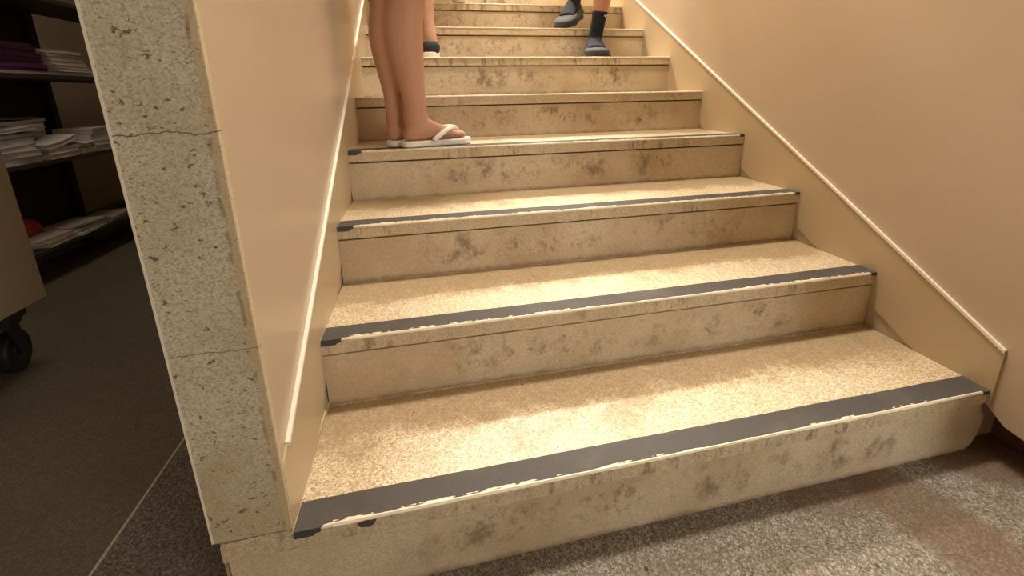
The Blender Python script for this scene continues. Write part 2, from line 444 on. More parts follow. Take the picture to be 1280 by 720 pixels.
def make_tape(i, parent):
    """dark strip laid over the front 5 cm, with a ragged front edge"""
    y0, z1 = (i - 1) * GO, i * RISE
    bm = bmesh.new(); n = 260; rows = []
    x0, x1 = 0.002, W - 0.002
    for k in range(n + 1):
        x = x0 + (x1 - x0) * k / n
        rag = max(0.0, wobble(x, i + 11, 14) * 0.7 + wobble(x, i + 23, 60) * 0.5 - 0.05)
        front = -0.0012
        down = 0.006
        if i == 4:
            rag *= 1.6
        if x < 0.05 or x > 1.30: rag *= 0.15; down = 0.012 if x < 0.03 else 0.007
        back = y0 + 0.050 + wobble(x, i + 31, 4) * 0.0012 + wobble(x, i + 37, 50) * 0.0006
        th = 0.0022
        if x < 0.045 or x > 1.435:     # the strip is still folded over the arris near the walls
            f = y0 - 0.0028; p = [(f, z1 - down), (f, z1 + th), (back, z1 + th), (back, z1 + 0.0004)]
        else:
            f = y0 + 0.0018 + rag * 0.006; p = [(f, z1 + 0.0002), (f, z1 + th), (back, z1 + th), (back, z1 + 0.0004)]
        rows.append([bm.verts.new((x, a, b)) for a, b in p])
    for a, b in zip(rows, rows[1:]):
        for j in range(4): bm.faces.new([a[j], b[j], b[(j + 1) % 4], a[(j + 1) % 4]])
    bm.faces.new(rows[0]); bm.faces.new(rows[-1])
    o = finish('anti_slip_strip', bm, 'tape', parent)
    o['label'] = 'dark grey anti-slip strip'
def make_worn(i, parent):
    """crumbling pale arris below the strip"""
    y0, z1 = (i - 1) * GO, i * RISE
    bm = bmesh.new(); n = 900; rows = []
    for k in range(n + 1):
        x = 0.004 + (W - 0.008) * k / n
        a = 0.30 + 0.55 * wobble(x, i + 51, 26) + 0.55 * wobble(x, i + 61, 95) + 0.3 * wobble(x, i + 67, 210)
        gate = wobble(x, i + 71, 3.2) + 0.45
        if x < 0.06: gate = -1
        h = (max(0.0, a) * (0.0030 if i <= 4 else 0.0022) + 0.0009) * max(0.0, min(1.0, gate * 3)) + 0.0002
        p = [(y0 - 0.0012 - h * 0.28, z1 - 0.003 - h), (y0 - 0.002 - h * 0.35, z1 - 0.002), (y0 - 0.0005, z1 + 0.0012 + h * 0.15), (y0 + 0.0030 + h * 0.7, z1 + 0.0012 + min(h, 0.003) * 0.5), (y0 + 0.006, z1 - 0.006)]
        rows.append([bm.verts.new((x, u, v)) for u, v in p])
    for a, b in zip(rows, rows[1:]):
        for j in range(5): bm.faces.new([a[j], b[j], b[(j + 1) % 5], a[(j + 1) % 5]])
    bm.faces.new(rows[0]); bm.faces.new(rows[-1])
    o = finish('worn_edge', bm, 'worn', parent)
    o['label'] = 'pale crumbling edge'

for i in range(1, STEPS + 1):
    t = make_tread(i)
    if i <= 4: make_tape(i, t)
    if i <= 8: make_worn(i, t)
    y0, z0, z1 = (i - 1) * GO + OVER, (i - 1) * RISE, i * RISE - NOSE
    bm = bmesh.new()
    if i == 1:      # broken lower corner beside the right wall
        prism(bm, [(-0.100, 0.0), (W - 0.012, 0.0), (W + 0.004, 0.012), (W + 0.016, 0.045), (W + 0.020, 0.088), (W + 0.004, 0.104), (W + 0.003, z1 - 0.004), (-0.100, z1 - 0.004)], 1, y0, y0 + 0.03)
    else:
        box(bm, -0.001, W + 0.002, y0, y0 + 0.025, z0 - 0.002, z1 - 0.0055)
    finish('riser', bm, 'riser', stair)
    boxobj('joint', (0.0 if i > 1 else -0.098, W, y0 + 0.006, y0 + 0.024, z1 - 0.008, z1 + 0.001), 'joint', stair)  # dark brown fill in the gap under the slab edge
# landing past the last step
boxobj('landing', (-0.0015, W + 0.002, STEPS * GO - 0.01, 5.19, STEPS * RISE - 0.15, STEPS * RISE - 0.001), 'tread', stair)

bm = bmesh.new(); prism(bm, [(0.098, 0.158), (0.103, 0.1515), (0.116, 0.149), (0.124, 0.153), (0.128, 0.1605), (0.110, 0.1595)], 1, -0.004, 0.001)
finish('torn_tape_scrap', bm, 'tape', stair)
# stringers: painted boards in the plane of each wall, pale bead along the top
SL = RISE / GO
def stringer(xa, xb, ystart, off, ylow, bead):
    y1 = 5.0
    f = lambda y: RISE + off + SL * y
    bm = bmesh.new()
    prism(bm, [(ylow, RISE - 0.03), (0.1, RISE - 0.03), (y1, f(y1) - 0.46), (y1, f(y1)), (ylow, f(ylow))], 0, xa, xb)
    s = finish('stringer', bm, 'stringer', stair)
    bm = bmesh.new()
    a, b = bead
    prism(bm, [(ystart, f(ystart) - 0.004), (y1, f(y1) - 0.004), (y1, f(y1) + 0.0035), (ystart, f(ystart) + 0.0035)], 0, a, b)
    bd = finish('bead', bm, 'trim', s); bd['label'] = 'pale bead along the stringer top'
stringer(-0.0038, 0.0, 0.040, 0.109, 0.0085, (-0.0038, 0.0035))
stringer(W, W + 0.0048, -0.006, 0.1065, -0.006, (W - 0.0035, W + 0.0048))
# solid carriage under the flight so nothing shows through
bm = bmesh.new()
prism(bm, [(0.06, 0.0), (5.1, 0.0), (5.1, STEPS * RISE - 0.16), (STEPS * GO, STEPS * RISE - 0.2), (0.06, 0.0)][:4], 0, 0.0, W)
finish('carriage', bm, 'joint', stair)

# ================================================================== SIDE ROOM
# book cart -----------------------------------------------------------------
cart = empty('book_cart', (-1.235, 0.625, 0.0))
tag(cart, 'tan laminate cart on black casters in front of the bookshelf', 'cart')
bm = bmesh.new(); box(bm, 0.195, 0.215, -0.36, 0.36, 0.205, 0.92); finish('side_panel', bm, 'laminate', cart, bevel=0.002)
bm = bmesh.new(); box(bm, -0.215, -0.195, -0.36, 0.36, 0.205, 0.92); finish('side_panel', bm, 'laminate', cart, bevel=0.002)
boxobj('end_panel', (-0.195, 0.195, 0.338, 0.356, 0.205, 0.92), 'laminate', cart)
boxobj('end_panel', (-0.195, 0.195, -0.356, -0.338, 0.205, 0.92), 'laminate', cart)
boxobj('top_board', (-0.215, 0.215, -0.36, 0.36, 0.92, 0.94), 'laminate', cart, 0.002)
boxobj('bottom_board', (-0.195, 0.195, -0.338, 0.338, 0.205, 0.23), 'black', cart)
for sx in (-1, 1):
    for sy in (-1, 1):
        c = empty('caster', (sx * 0.165, sy * 0.245, 0), 1.85 + 0.5 * (sx < 0) - 0.3 * (sy < 0), cart)
        bm = bmesh.new()
        bmesh.ops.create_cone(bm, cap_ends=True, segments=28, radius1=0.068, radius2=0.068, depth=0.034, matrix=Matrix.Translation((0.02, 0, 0.068)) @ Matrix.Rotation(math.pi / 2, 4, 'X'))
        finish('wheel', bm, 'rubber', c, bevel=0.008, seg=3)
        bm = bmesh.new()
        bmesh.ops.create_cone(bm, cap_ends=True, segments=20, radius1=0.032, radius2=0.032, depth=0.040, matrix=Matrix.Translation((0.02, 0, 0.068)) @ Matrix.Rotation(math.pi / 2, 4, 'X'))
        finish('hub', bm, 'greymetal', c)
        bm = bmesh.new()
        for s in (-1, 1):
            prism(bm, [(0.005, 0.055), (0.035, 0.055), (0.030, 0.175), (-0.028, 0.175)], 1, s * 0.022, s * 0.027)
        box(bm, -0.034, 0.034, -0.034, 0.034, 0.160, 0.178)
        finish('fork', bm, 'black', c)
        bm = bmesh.new(); box(bm, -0.045, 0.045, -0.045, 0.045, 0.178, 0.207)
        finish('mount_plate', bm, 'black', c)

# bookshelf -----------------------------------------------------------------
SH = (0.165, 0.560, 0.955, 1.315)
shelf = empty('bookshelf', (-1.65, 2.0, 0.0))
tag(shelf, 'black steel bookshelf stacked with papers against the side room wall', 'bookshelf')
for z in SH:
    bm = bmesh.new(); box(bm, -0.16, 0.15, -0.75, 0.95, z - 0.022, z)
    finish('shelf_board', bm, 'shelf', shelf, bevel=0.002)
for y in (-0.73, 0.30, 0.93):
    for x in ((-0.15,) if abs(y - 0.30) < 0.1 else (-0.15, 0.14)):
        boxobj('post', (x - 0.018, x + 0.018, y - 0.02, y + 0.02, 0.0, 1.75), 'black', shelf, 0.002)
boxobj('back_panel', (-0.168, -0.160, -0.73, 0.28, 0.09, 1.75), 'darkbrown', shelf)
boxobj('kick_rail', (-0.15, -0.12, -0.73, 0.93, 0.03, 0.08), 'black', shelf)

BN = [0]
def book(kind, x, y, z, lx, ly, th, rz, cover, pages, label, group, curl=0.0, tilt=0.0):
    """a lying book or booklet: cover boards round a page block; curl bends its free edge"""
    n = 7
    root = empty(kind, (x, y, z), rz)
    root.rotation_euler = (tilt, 0, rz)
    tag(root, label, 'book', group)
    def bend(u):   # u 0..1 along y
        return curl * (u ** 2)
    def slab(name, mat, x0, x1, y0, y1, z0, z1):
        bm = bmesh.new(); rows = []
        for k in range(n + 1):
            t = k / n; yy = y0 + (y1 - y0) * t; b = bend((yy + ly / 2) / ly)
            rows.append([bm.verts.new(p) for p in ((x0, yy, z0 + b), (x1, yy, z0 + b), (x1, yy, z1 + b), (x0, yy, z1 + b))])
        for a, c in zip(rows, rows[1:]):
            for j in range(4): bm.faces.new([a[j], c[j], c[(j + 1) % 4], a[(j + 1) % 4]])
        bm.faces.new(rows[0]); bm.faces.new(rows[-1])
        return finish(name, bm, mat, root)
    ct = min(0.0022, th * 0.16)
    slab('page_block', pages, -lx / 2 + 0.003, lx / 2 - 0.003, -ly / 2, ly / 2 - 0.003, ct, th - ct)
    slab('cover', cover, -lx / 2, lx / 2, -ly / 2, ly / 2, 0, ct)
    slab('cover', cover, -lx / 2, lx / 2, -ly / 2, ly / 2, th - ct, th)
    BN[0] += 1
    return root
rnd = random.Random(3)
# top shelf: plum and purple pile with paler booklets fanned out beside it
z = SH[2]
gA = 'plum and purple books piled on the upper shelf'
book('book', -1.62, 1.80, z, 0.20, 0.46, 0.012, 0.02, 'papergrey', 'paper', 'wide pale folder lying under the purple book pile', None)
zz = z + 0.0124
ORD = ['lowest', 'second lowest', 'third lowest', 'fourth lowest', 'fourth highest', 'third highest', 'second highest', 'topmost']
purples = ['purple', 'purple', 'plum', 'purple', 'plum', 'plum', 'plum', 'plum']
for k, m in enumerate(purples):
    th = (0.018, 0.014, 0.016, 0.015, 0.014, 0.018, 0.013, 0.014)[k]
    lab = {'purple': 'bright purple book, ', 'plum': 'dark plum book, '}[m] + ORD[k] + ' in the purple pile'
    book('book', -1.605 + rnd.uniform(-0.008, 0.008), 1.83 - 0.007 * k + rnd.uniform(-0.004, 0.004), zz, 0.17, 0.26, th, rnd.uniform(-0.05, 0.05), m, m if k % 2 else 'plum', lab, gA)
    zz += th + 0.0004
zz = z
gW = 'pale booklets fanned out beside the purple books'
for k in range(7):
    th = (0.020, 0.016, 0.014, 0.022, 0.018, 0.016, 0.014)[k]
    m = ('papergrey', 'paper', 'pink', 'papergrey', 'papergrey', 'cream', 'paper')[k]
    lab = {'papergrey': 'grey booklet, ', 'paper': 'white booklet, ', 'pink': 'pinkish booklet, ', 'cream': 'cream booklet, '}[m] + ORD[k if k < 4 else k + 1] + ' in the fan beside the purple books'
    book('booklet', -1.63 + rnd.uniform(-0.01, 0.01), 2.175 - 0.013 * k, zz, 0.17, 0.23, th, rnd.uniform(-0.06, 0.06), m, 'paper', lab, gW)
    zz += th + 0.0004
# middle shelf: loose white booklets and papers in three piles
z = SH[1]
gM = 'booklets piled on the middle shelf'
def pile(y, items, x=-1.60, z=z, group=gM, jitter=0.02, kind='booklet'):
    zz = z
    for (m, th, lx, ly, rz, curl, lab) in items:
        book(kind, x + rnd.uniform(-jitter, jitter) * 0.5, y + rnd.uniform(-jitter, jitter), zz, lx, ly, th, rz, m, 'paper' if m not in ('charcoal', 'brown') else 'papergrey', lab, group, curl)
        zz += th + 0.0005
    return zz
pile(1.665, [('paper', 0.030, 0.19, 0.23, 0.05, 0, 'thick white paper stack at the cart end of the middle shelf'),
            ('papergrey', 0.026, 0.17, 0.21, -0.12, 0, 'grey booklet on the thick white paper stack'),
            ('paper', 0.026, 0.18, 0.21, 0.10, 0, 'white booklet between two grey ones on the middle shelf'),
            ('papergrey', 0.030, 0.17, 0.22, 0.0, 0, 'thick grey booklet under the charcoal book'),
            ('charcoal', 0.022, 0.18, 0.23, 0.08, 0, 'charcoal book near the top of the pile over the cart'),
            ('papergrey', 0.016, 0.17, 0.21, -0.1, 0.012, 'thin curling grey booklet on the charcoal book')])
pile(1.895, [('cream', 0.022, 0.12, 0.21, 0.10, 0, 'cream booklet at the front under two curled white ones'),
            ('paper', 0.026, 0.12, 0.19, 0.06, 0, 'white booklet under the curled one at the shelf front'),
            ('paper', 0.022, 0.12, 0.20, 0.06, 0.034, 'white booklet with one edge curled up at the shelf front')], x=-1.565, jitter=0.004)
pile(1.90, [('papergrey', 0.05, 0.13, 0.20, 0.0, 0, 'thick grey paper stack at the back of the middle shelf'),
            ('charcoal', 0.036, 0.13, 0.21, 0.02, 0, 'charcoal book at the back under the brown one'),
            ('brown', 0.034, 0.13, 0.22, -0.02, 0, 'brown book under the topmost white booklets'),
            ('papergrey', 0.022, 0.13, 0.22, 0.03, 0, 'grey booklet set on the brown book'),
            ('paper', 0.022, 0.13, 0.24, 0.0, 0, 'white booklet on the grey one at the back'),
            ('paper', 0.014, 0.13, 0.25, 0.04, 0.008, 'thin white booklet topping the back pile')], x=-1.705, jitter=0.006)
pile(2.055, [('green', 0.034, 0.15, 0.10, 0.1, 0, 'small dark green book between the paper piles'),
            ('pink', 0.020, 0.13, 0.10, -0.25, 0, 'small pinkish booklet on the dark green book')], x=-1.575)
pile(2.215, [('paperblue', 0.030, 0.18, 0.20, 0.02, 0, 'bluish paper stack at the bottom beside the pier'),
            ('papergrey', 0.026, 0.18, 0.20, 0.05, 0, 'grey stack second from the bottom beside the pier'),
            ('paperblue', 0.036, 0.18, 0.21, -0.03, 0, 'thick bluish paper stack near the top beside the pier'),
            ('paperblue', 0.022, 0.18, 0.22, 0.04, 0, 'bluish booklet second from the top beside the pier'),
            ('paper', 0.010, 0.18, 0.25, 0.08, 0, 'thin white folder topping the bluish stack')], jitter=0.008)
# loose sheets on the piles
def sheet(x, y, z, lx, ly, rz, sag, mat, label):
    bm = bmesh.new(); n = 8; top = []; bot = []
    for k in range(n + 1):
        t = k / n; xx = -lx / 2 + lx * t; dz = -sag * max(0.0, t - 0.35) ** 2 * 2.4
        a = [bm.verts.new((xx, yy, dz + 0.0012 + 0.004 * math.sin(6 * t + yy * 40))) for yy in (-ly / 2, 0, ly / 2)]
        b = [bm.verts.new((v.co.x, v.co.y, v.co.z - 0.0012)) for v in a]
        top.append(a); bot.append(b)
    for g in (top, bot):
        for a, b in zip(g, g[1:]):
            for j in (0, 1): bm.faces.new([a[j], a[j + 1], b[j + 1], b[j]])
    for j in (0, 2):
        for k in range(n): bm.faces.new([top[k][j], top[k + 1][j], bot[k + 1][j], bot[k][j]])
    for g in (0, n):
        for j in (0, 1): bm.faces.new([top[g][j], top[g][j + 1], bot[g][j + 1], bot[g][j]])
    o = finish('loose_sheet', bm, mat, None, True)
    o.location = (x, y, z); o.rotation_euler = (0, 0, rz)
    tag(o, label, 'paper', 'loose sheets on the middle shelf')
sheet(-1.575, 2.055, SH[1] + 0.0595, 0.15, 0.11, 0.25, 0.006, 'paper', 'white sheet lying on the small pinkish booklet')
sheet(-1.700, 1.900, SH[1] + 0.194, 0.13, 0.16, -0.3, 0.004, 'pink', 'pinkish sheet lying on the topmost white booklet of the back pile')
# bottom shelf
z = SH[0]
gB = 'books lying on the bottom shelf'
pile(1.745, [('cream', 0.022, 0.12, 0.20, 0.06, 0, 'cream book at the cart end of the bottom shelf'),
           ('cream', 0.018, 0.12, 0.19, -0.06, 0, 'second cream book of the pair on the bottom shelf')], x=-1.565, z=z, group=gB, kind='book')
pile(1.965, [('paper', 0.012, 0.19, 0.24, 0.16, 0, 'white sheets under the charcoal binder'),
           ('charcoal', 0.022, 0.19, 0.22, 0.10, 0, 'charcoal binder on the bottom shelf'),
           ('cream', 0.010, 0.15, 0.22, -0.1, 0, 'thin cream pad on the charcoal binder')], z=z, group=gB, kind='book')
pile(2.19, [('brown', 0.016, 0.18, 0.22, 0.05, 0, 'brown book at the pier end of the bottom shelf'),
           ('pink', 0.008, 0.16, 0.20, 0.2, 0, 'thin pinkish booklet on the brown book')], z=z, group=gB, kind='book')
# red bag slumped on the cream books
bm = bmesh.new()
secs = []
for k, (t, ru, rv) in enumerate(((0.0, .010, .010), (0.06, .035, .045), (0.3, .050, .060), (0.6, .055, .052), (0.85, .045, .040), (1.0, .012, .012))):
    secs.append(((-1.665, 1.665 + 0.17 * t, z + 0.012 * math.sin(3 * t) + 0.066), (1, 0, 0), (0, 0, 1), ru, rv))
loft(bm, secs, 16)
o = finish('pouch', bm, 'red', None, True)
tag(o, 'soft red pouch lying on the bottom shelf beside the cream books', 'pouch')

# ================================================================== PEOPLE
def foot_frame(heel, yaw, pitch):
    """local x = heel to toe, y = left, z = up; origin under the heel's back"""
    return Matrix.Translation(heel) @ Matrix.Rotation(yaw, 4, 'Z') @ Matrix.Rotation(pitch, 4, 'Y')
def xf(m, p): return m @ Vector(p)
def foot(bm, m, s, toes=True):
    """s=+1 left foot, -1 right foot (big toe side)"""
    X = Vector((1, 0, 0)); R = m.to_3x3()
    secs = []
    for x, w, top, cy in ((0.0, .012, .035, 0), (0.006, .022, .050, 0), (0.022, .030, .066, 0), (0.05, .033, .085, 0), (0.085, .034, .078, 0), (0.12, .037, .060, -.002), (0.155, .043, .044, -.003), (0.185, .046, .033, -.003), (0.205, .043, .026, -.004)):
        b = 0.004 if x < 0.01 else 0.0
        secs.append((xf(m, (x, cy * s, (top + b) / 2)), R @ Vector((0, 1, 0)), R @ Vector((0, 0, 1)), w, (top - b) / 2))
    loft(bm, secs, 18, 2.3)
    if toes:
        for cy, l, r in ((-0.028, .248, .0125), (-0.008, .245, .0085), (0.008, .238, .008), (0.022, .230, .0075), (0.034, .220, .0075)):
            pts = [xf(m, (x, cy * s, zz)) for x, zz in ((0.185, 0.017), (0.215, 0.018), (l - 0.018, 0.014), (l - 0.006, 0.0105), (l, 0.009))]
            tube(bm, pts, [r * .95, r, r * .98, r * .8, r * .25], 10)
def leg(bm, ankle, knee, hip, fwd, k=1.0):
    ankle, knee, hip, fwd = Vector(ankle), Vector(knee), Vector(hip), Vector(fwd).normalized()
    secs = []
    d = (knee - ankle).normalized(); side = d.cross(fwd).normalized(); f2 = side.cross(d).normalized()
    if f2.dot(fwd) < 0: f2 = -f2
    for t, ru, rv, off in ((-0.12, .030, .036, .004), (0.0, .031, .038, 0), (.10, .030, .036, 0), (.22, .032, .037, -.002), (.38, .040, .044, -.009), (.55, .049, .052, -.016), (.70, .054, .056, -.018), (.82, .052, .055, -.013), (.93, .049, .055, -.004), (1.0, .050, .057, .002)):
        secs.append((ankle.lerp(knee, t) + f2 * off * k, side, f2, ru * k, rv * k))
    d2 = (hip - knee).normalized(); s2 = d2.cross(fwd).normalized(); g2 = s2.cross(d2).normalized()
    if s2.dot(side) < 0: s2 = -s2
    if g2.dot(fwd) < 0: g2 = -g2
    for t, ru, rv in ((.12, .054, .060), (.35, .065, .069), (.65, .077, .082), (.9, .086, .092), (1.0, .086, .095)):
        secs.append((knee.lerp(hip, t), s2, g2, ru * k, rv * k))
    loft(bm, secs, 20)
def person(base, face, feet, knees, pelvis, label, clothes, lean=0.0, k=1.0, toes=False, ankle_up=0.075, fs=1.0):
    """feet: [(heel, yaw, pitch) right, left]; world coordinates"""
    fw = Vector((math.cos(face), math.sin(face), 0)); lf = Vector((-fw.y, fw.x, 0)); up = Vector((0, 0, 1))
    root = empty('person', base); tag(root, label, 'person')
    inv = Matrix.Translation(-Vector(base))
    pv = Vector(pelvis); tor = (up + fw * lean).normalized()
    bm = bmesh.new(); ms = []
    for (heel, yaw, pitch), kn, s in zip(feet, knees, (-1, 1)):
        m = foot_frame(heel, yaw, pitch) @ Matrix.Scale(fs, 4); ms.append(m)
        foot(bm, m, s, toes)
        f = m.to_3x3() @ Vector((1, 0, 0)); f.z = 0
        leg(bm, xf(m, (0.046, 0, ankle_up)), kn, pv + lf * 0.088 * s, (f.normalized() + fw * 0.3), k)
    def torso(b, g, top=True):
        T = ((-0.10, .135, .10), (0.0, .165, .115), (.10, .150, .105), (.20, .140, .10), (.32, .160, .112), (.43, .172, .110), (.50, .150, .088), (.54, .075, .065))
        loft(b, [(pv + tor * t, lf, fw, a * g, c * g) for t, a, c in T], 20)
    torso(bm, 1.0)
    nb = pv + tor * 0.52
    loft(bm, [(nb, lf, fw, .060, .060), (nb + up * .06, lf, fw, .052, .055), (nb + up * .14, lf, fw, .050, .055)], 16)
    hc = nb + up * 0.22 + fw * 0.015
    loft(bm, [(hc + up * z + fw * o, lf, fw, a, b) for z, a, b, o in ((-.115, .020, .022, .045), (-.105, .036, .045, .030), (-.07, .052, .070, .015), (-.03, .066, .085, .004), (.02, .073, .093, 0), (.06, .072, .092, -.004), (.095, .055, .072, -.006), (.115, .022, .03, -.008))], 20)
    tube(bm, [hc + up * .015 + fw * .088, hc - up * .012 + fw * .104, hc - up * .032 + fw * .112, hc - up * .038 + fw * .095], [.006, .008, .012, .008], 8)
    tube(bm, [hc - up * .066 + fw * .078 + lf * .022, hc - up * .066 + fw * .090, hc - up * .066 + fw * .078 - lf * .022], [.003, .007, .003], 8)
    arms = []
    for s in (-1, 1):
        ball(bm, hc + lf * .076 * s - up * .012, (.014, .014, .03), 10)
        sh = pv + tor * 0.46 + lf * .185 * s
        el = sh + lf * .045 * s - up * .28 - fw * .03
        wr = el - up * .22 + fw * .11 + lf * .005 * s
        arms.append((sh, el, wr))
        tube(bm, [sh - lf * .05 * s, sh, sh.lerp(el, .4), el, el.lerp(wr, .3), wr], [.05, .052, .047, .037, .040, .026], 14)
        hd = (wr - el).normalized(); hn = lf * s
        fwd2 = hn.cross(hd).normalized()
        if fwd2.dot(fw) < 0: fwd2 = -fwd2
        loft(bm, [(wr, fwd2, hn, .027, .019), (wr + hd * .04, fwd2, hn, .037, .016), (wr + hd * .085, fwd2, hn, .040, .014)], 14)
        for j, (o, l) in enumerate(((.030, .066), (.010, .076), (-.010, .070), (-.029, .056))):
            q = wr + hd * .078 + fwd2 * o
            tube(bm, [q, q + hd * l * .45, q + hd * l * .8 - hn * .014, q + hd * l - hn * .028], [.009, .0088, .008, .006], 8)
        q = wr + hd * .03 + fwd2 * .030
        tube(bm, [q, q + hd * .03 + fwd2 * .022, q + hd * .062 + fwd2 * .026 - hn * .012], [.012, .0105, .008], 8)
    bm.transform(inv)
    body = skin_over('body', bm, 'skin', root, 0.0065)
    # hair, eyes
    bm = bmesh.new()
    loft(bm, [(hc + up * z + fw * o, lf, fw, a, b) for z, a, b, o in ((-.05, .060, .035, -.06), (0.0, .080, .070, -.034), (.05, .082, .088, -.014), (.09, .068, .080, -.010), (.125, .030, .04, -.010))], 18)
    bm.transform(inv); skin_over('hair', bm, 'hair', root, 0.010)
    for s in (-1, 1):
        bm = bmesh.new(); ball(bm, hc + lf * .031 * s + fw * .080 + up * .008, (.011, .011, .008), 10)
        bm.transform(inv); finish('eye', bm, 'eye', root, True)
    # clothes
    bm = bmesh.new(); torso(bm, 1.10)
    for (sh, el, wr), s in zip(arms, (-1, 1)):
        tube(bm, [sh - lf * .07 * s, sh, sh.lerp(el, .7)], [.062, .064, .062], 14)
    bm.transform(inv); skin_over('shirt', bm, clothes['shirt'], root, 0.012)
    bm = bmesh.new()
    loft(bm, [(pv + tor * t, lf, fw, a, c) for t, a, c in ((-.12, .15, .12), (-.02, .185, .135), (.06, .176, .130), (.10, .166, .122))], 20)
    for kn, s, L, (heel, yaw, pitch), m in zip(knees, (-1, 1), clothes['length'], feet, ms):
        hp = pv + lf * 0.088 * s; kn = Vector(kn)
        pts = [hp.lerp(kn, t) for t in (0, .3, .7)] ; r = [.105, .105, .100]
        if L <= 1.0: pts[2] = hp.lerp(kn, min(.7, L * .8)); pts.append(hp.lerp(kn, L)); r.append(clothes.get('hem', .098))
        else:
            an = xf(m, (0.046, 0, ankle_up)); pts += [kn, kn.lerp(an, .5), kn.lerp(an, L - 1)]; r += [.082, .075, .066]
        tube(bm, pts, r, 18)
    bm.transform(inv); skin_over(clothes['lower'], bm, clothes['lower_mat'], root, 0.010)
    return root, ms, inv

def shoe(root, inv, m, upper, solem, s, length=0.275, name='shoe', high=0.085, sole_t=0.022, wide=1.0):
    """closed shoe: sole, rounded upper with a collar round the ankle"""
    R = m.to_3x3(); Y = R @ Vector((0, 1, 0)); Z = R @ Vector((0, 0, 1))
    L = length / 0.275
    bm = bmesh.new(); secs = []
    for x, w, top in ((-0.014, .014, .050), (-0.008, .030, .068), (0.015, .040, high), (0.05, .042, high + .004), (0.09, .043, high - .004), (0.13, .046, .068), (0.17, .050, .056), (0.205, .051, .049), (0.235, .044, .043), (0.254, .030, .036), (0.261, .012, .030)):
        b = sole_t * 0.5
        secs.append((xf(m, (x * L, 0, (top + b) / 2)), Y, Z, w * wide, (top - b) / 2))
    loft(bm, secs, 22, 2.5); bm.transform(inv)
    o = finish(name, bm, upper, root, True)
    md = o.modifiers.new('sub', 'SUBSURF'); md.levels = md.render_levels = 1
    bm = bmesh.new()
    pts = sole_outline(0.275 * L, 0.052 * wide, s)
    A = [bm.verts.new(xf(m, (x - 0.016, y, 0.0))) for x, y in pts]; B = [bm.verts.new(xf(m, (x - 0.016, y, sole_t))) for x, y in pts]
    bm.faces.new(A); bm.faces.new(B[::-1])
    for i in range(len(pts)): bm.faces.new([A[i], A[(i + 1) % len(pts)], B[(i + 1) % len(pts)], B[i]])
    bm.transform(inv)
    so = finish('sole', bm, solem, o, bevel=0.004, seg=2)
    return o
def sole_outline(L, hw, s, n=36):
    """foot-shaped outline, wide at the ball, narrower at the arch"""
    pts = []
    prof = [(0, 0.0), (.01, .30), (.04, .55), (.10, .72), (.2, .78), (.35, .74), (.5, .78), (.62, .92), (.74, 1.0), (.84, .96), (.92, .76), (.97, .48), (.99, .28), (1.0, 0.0)]
    up = [(x * L, w * hw) for x, w in prof]
    for x, w in up: pts.append((x, w - 0.003 * s))
    for x, w in reversed(up[1:-1]): pts.append((x, -w - 0.003 * s))
    return pts
def flip_flop(root, inv, m, s):
    """thong sandal under the foot; m is the foot frame, its sole top at z=0"""
    bm = bmesh.new(); pts = sole_outline(0.268, 0.050, s); T = 0.021
    A = [bm.verts.new(xf(m, (x - 0.012, y, -T))) for x, y in pts]; B = [bm.verts.new(xf(m, (x - 0.012, y, 0.001))) for x, y in pts]
    bm.faces.new(A); bm.faces.new(B[::-1])
    for i in range(len(pts)): bm.faces.new([A[i], A[(i + 1) % len(pts)], B[(i + 1) % len(pts)], B[i]])
    bm.transform(inv)
    so = finish('flip_flop', bm, 'rubberwhite', root, bevel=0.005, seg=3)
    toe = (0.205, -0.018 * s, 0.034)
    for e in (-1, 1):
        bm = bmesh.new()
        path = [(0.212, -0.018 * s, 0.004), toe, (0.165, e * 0.030, 0.040), (0.125, e * 0.0445, 0.024), (0.092, e * 0.0455, 0.001)]
        P = [xf(m, p) for p in path]; secs = []
        # resample smoothly
        Q = []
        for i in range(len(P) - 1):
            p0, p1, p2, p3 = P[max(i - 1, 0)], P[i], P[i + 1], P[min(i + 2, len(P) - 1)]
            for k in range(6):
                t = k / 6
                Q.append(0.5 * ((2 * p1) + (p2 - p0) * t + (2 * p0 - 5 * p1 + 4 * p2 - p3) * t * t + (3 * p1 - p0 - 3 * p2 + p3) * t ** 3))
        Q.append(P[-1])
        tube(bm, Q, [0.0055 + 0.003 * min(1, i / 8) for i in range(len(Q))], 10); bm.transform(inv)
        finish('strap', bm, 'rubberwhite', so, True)
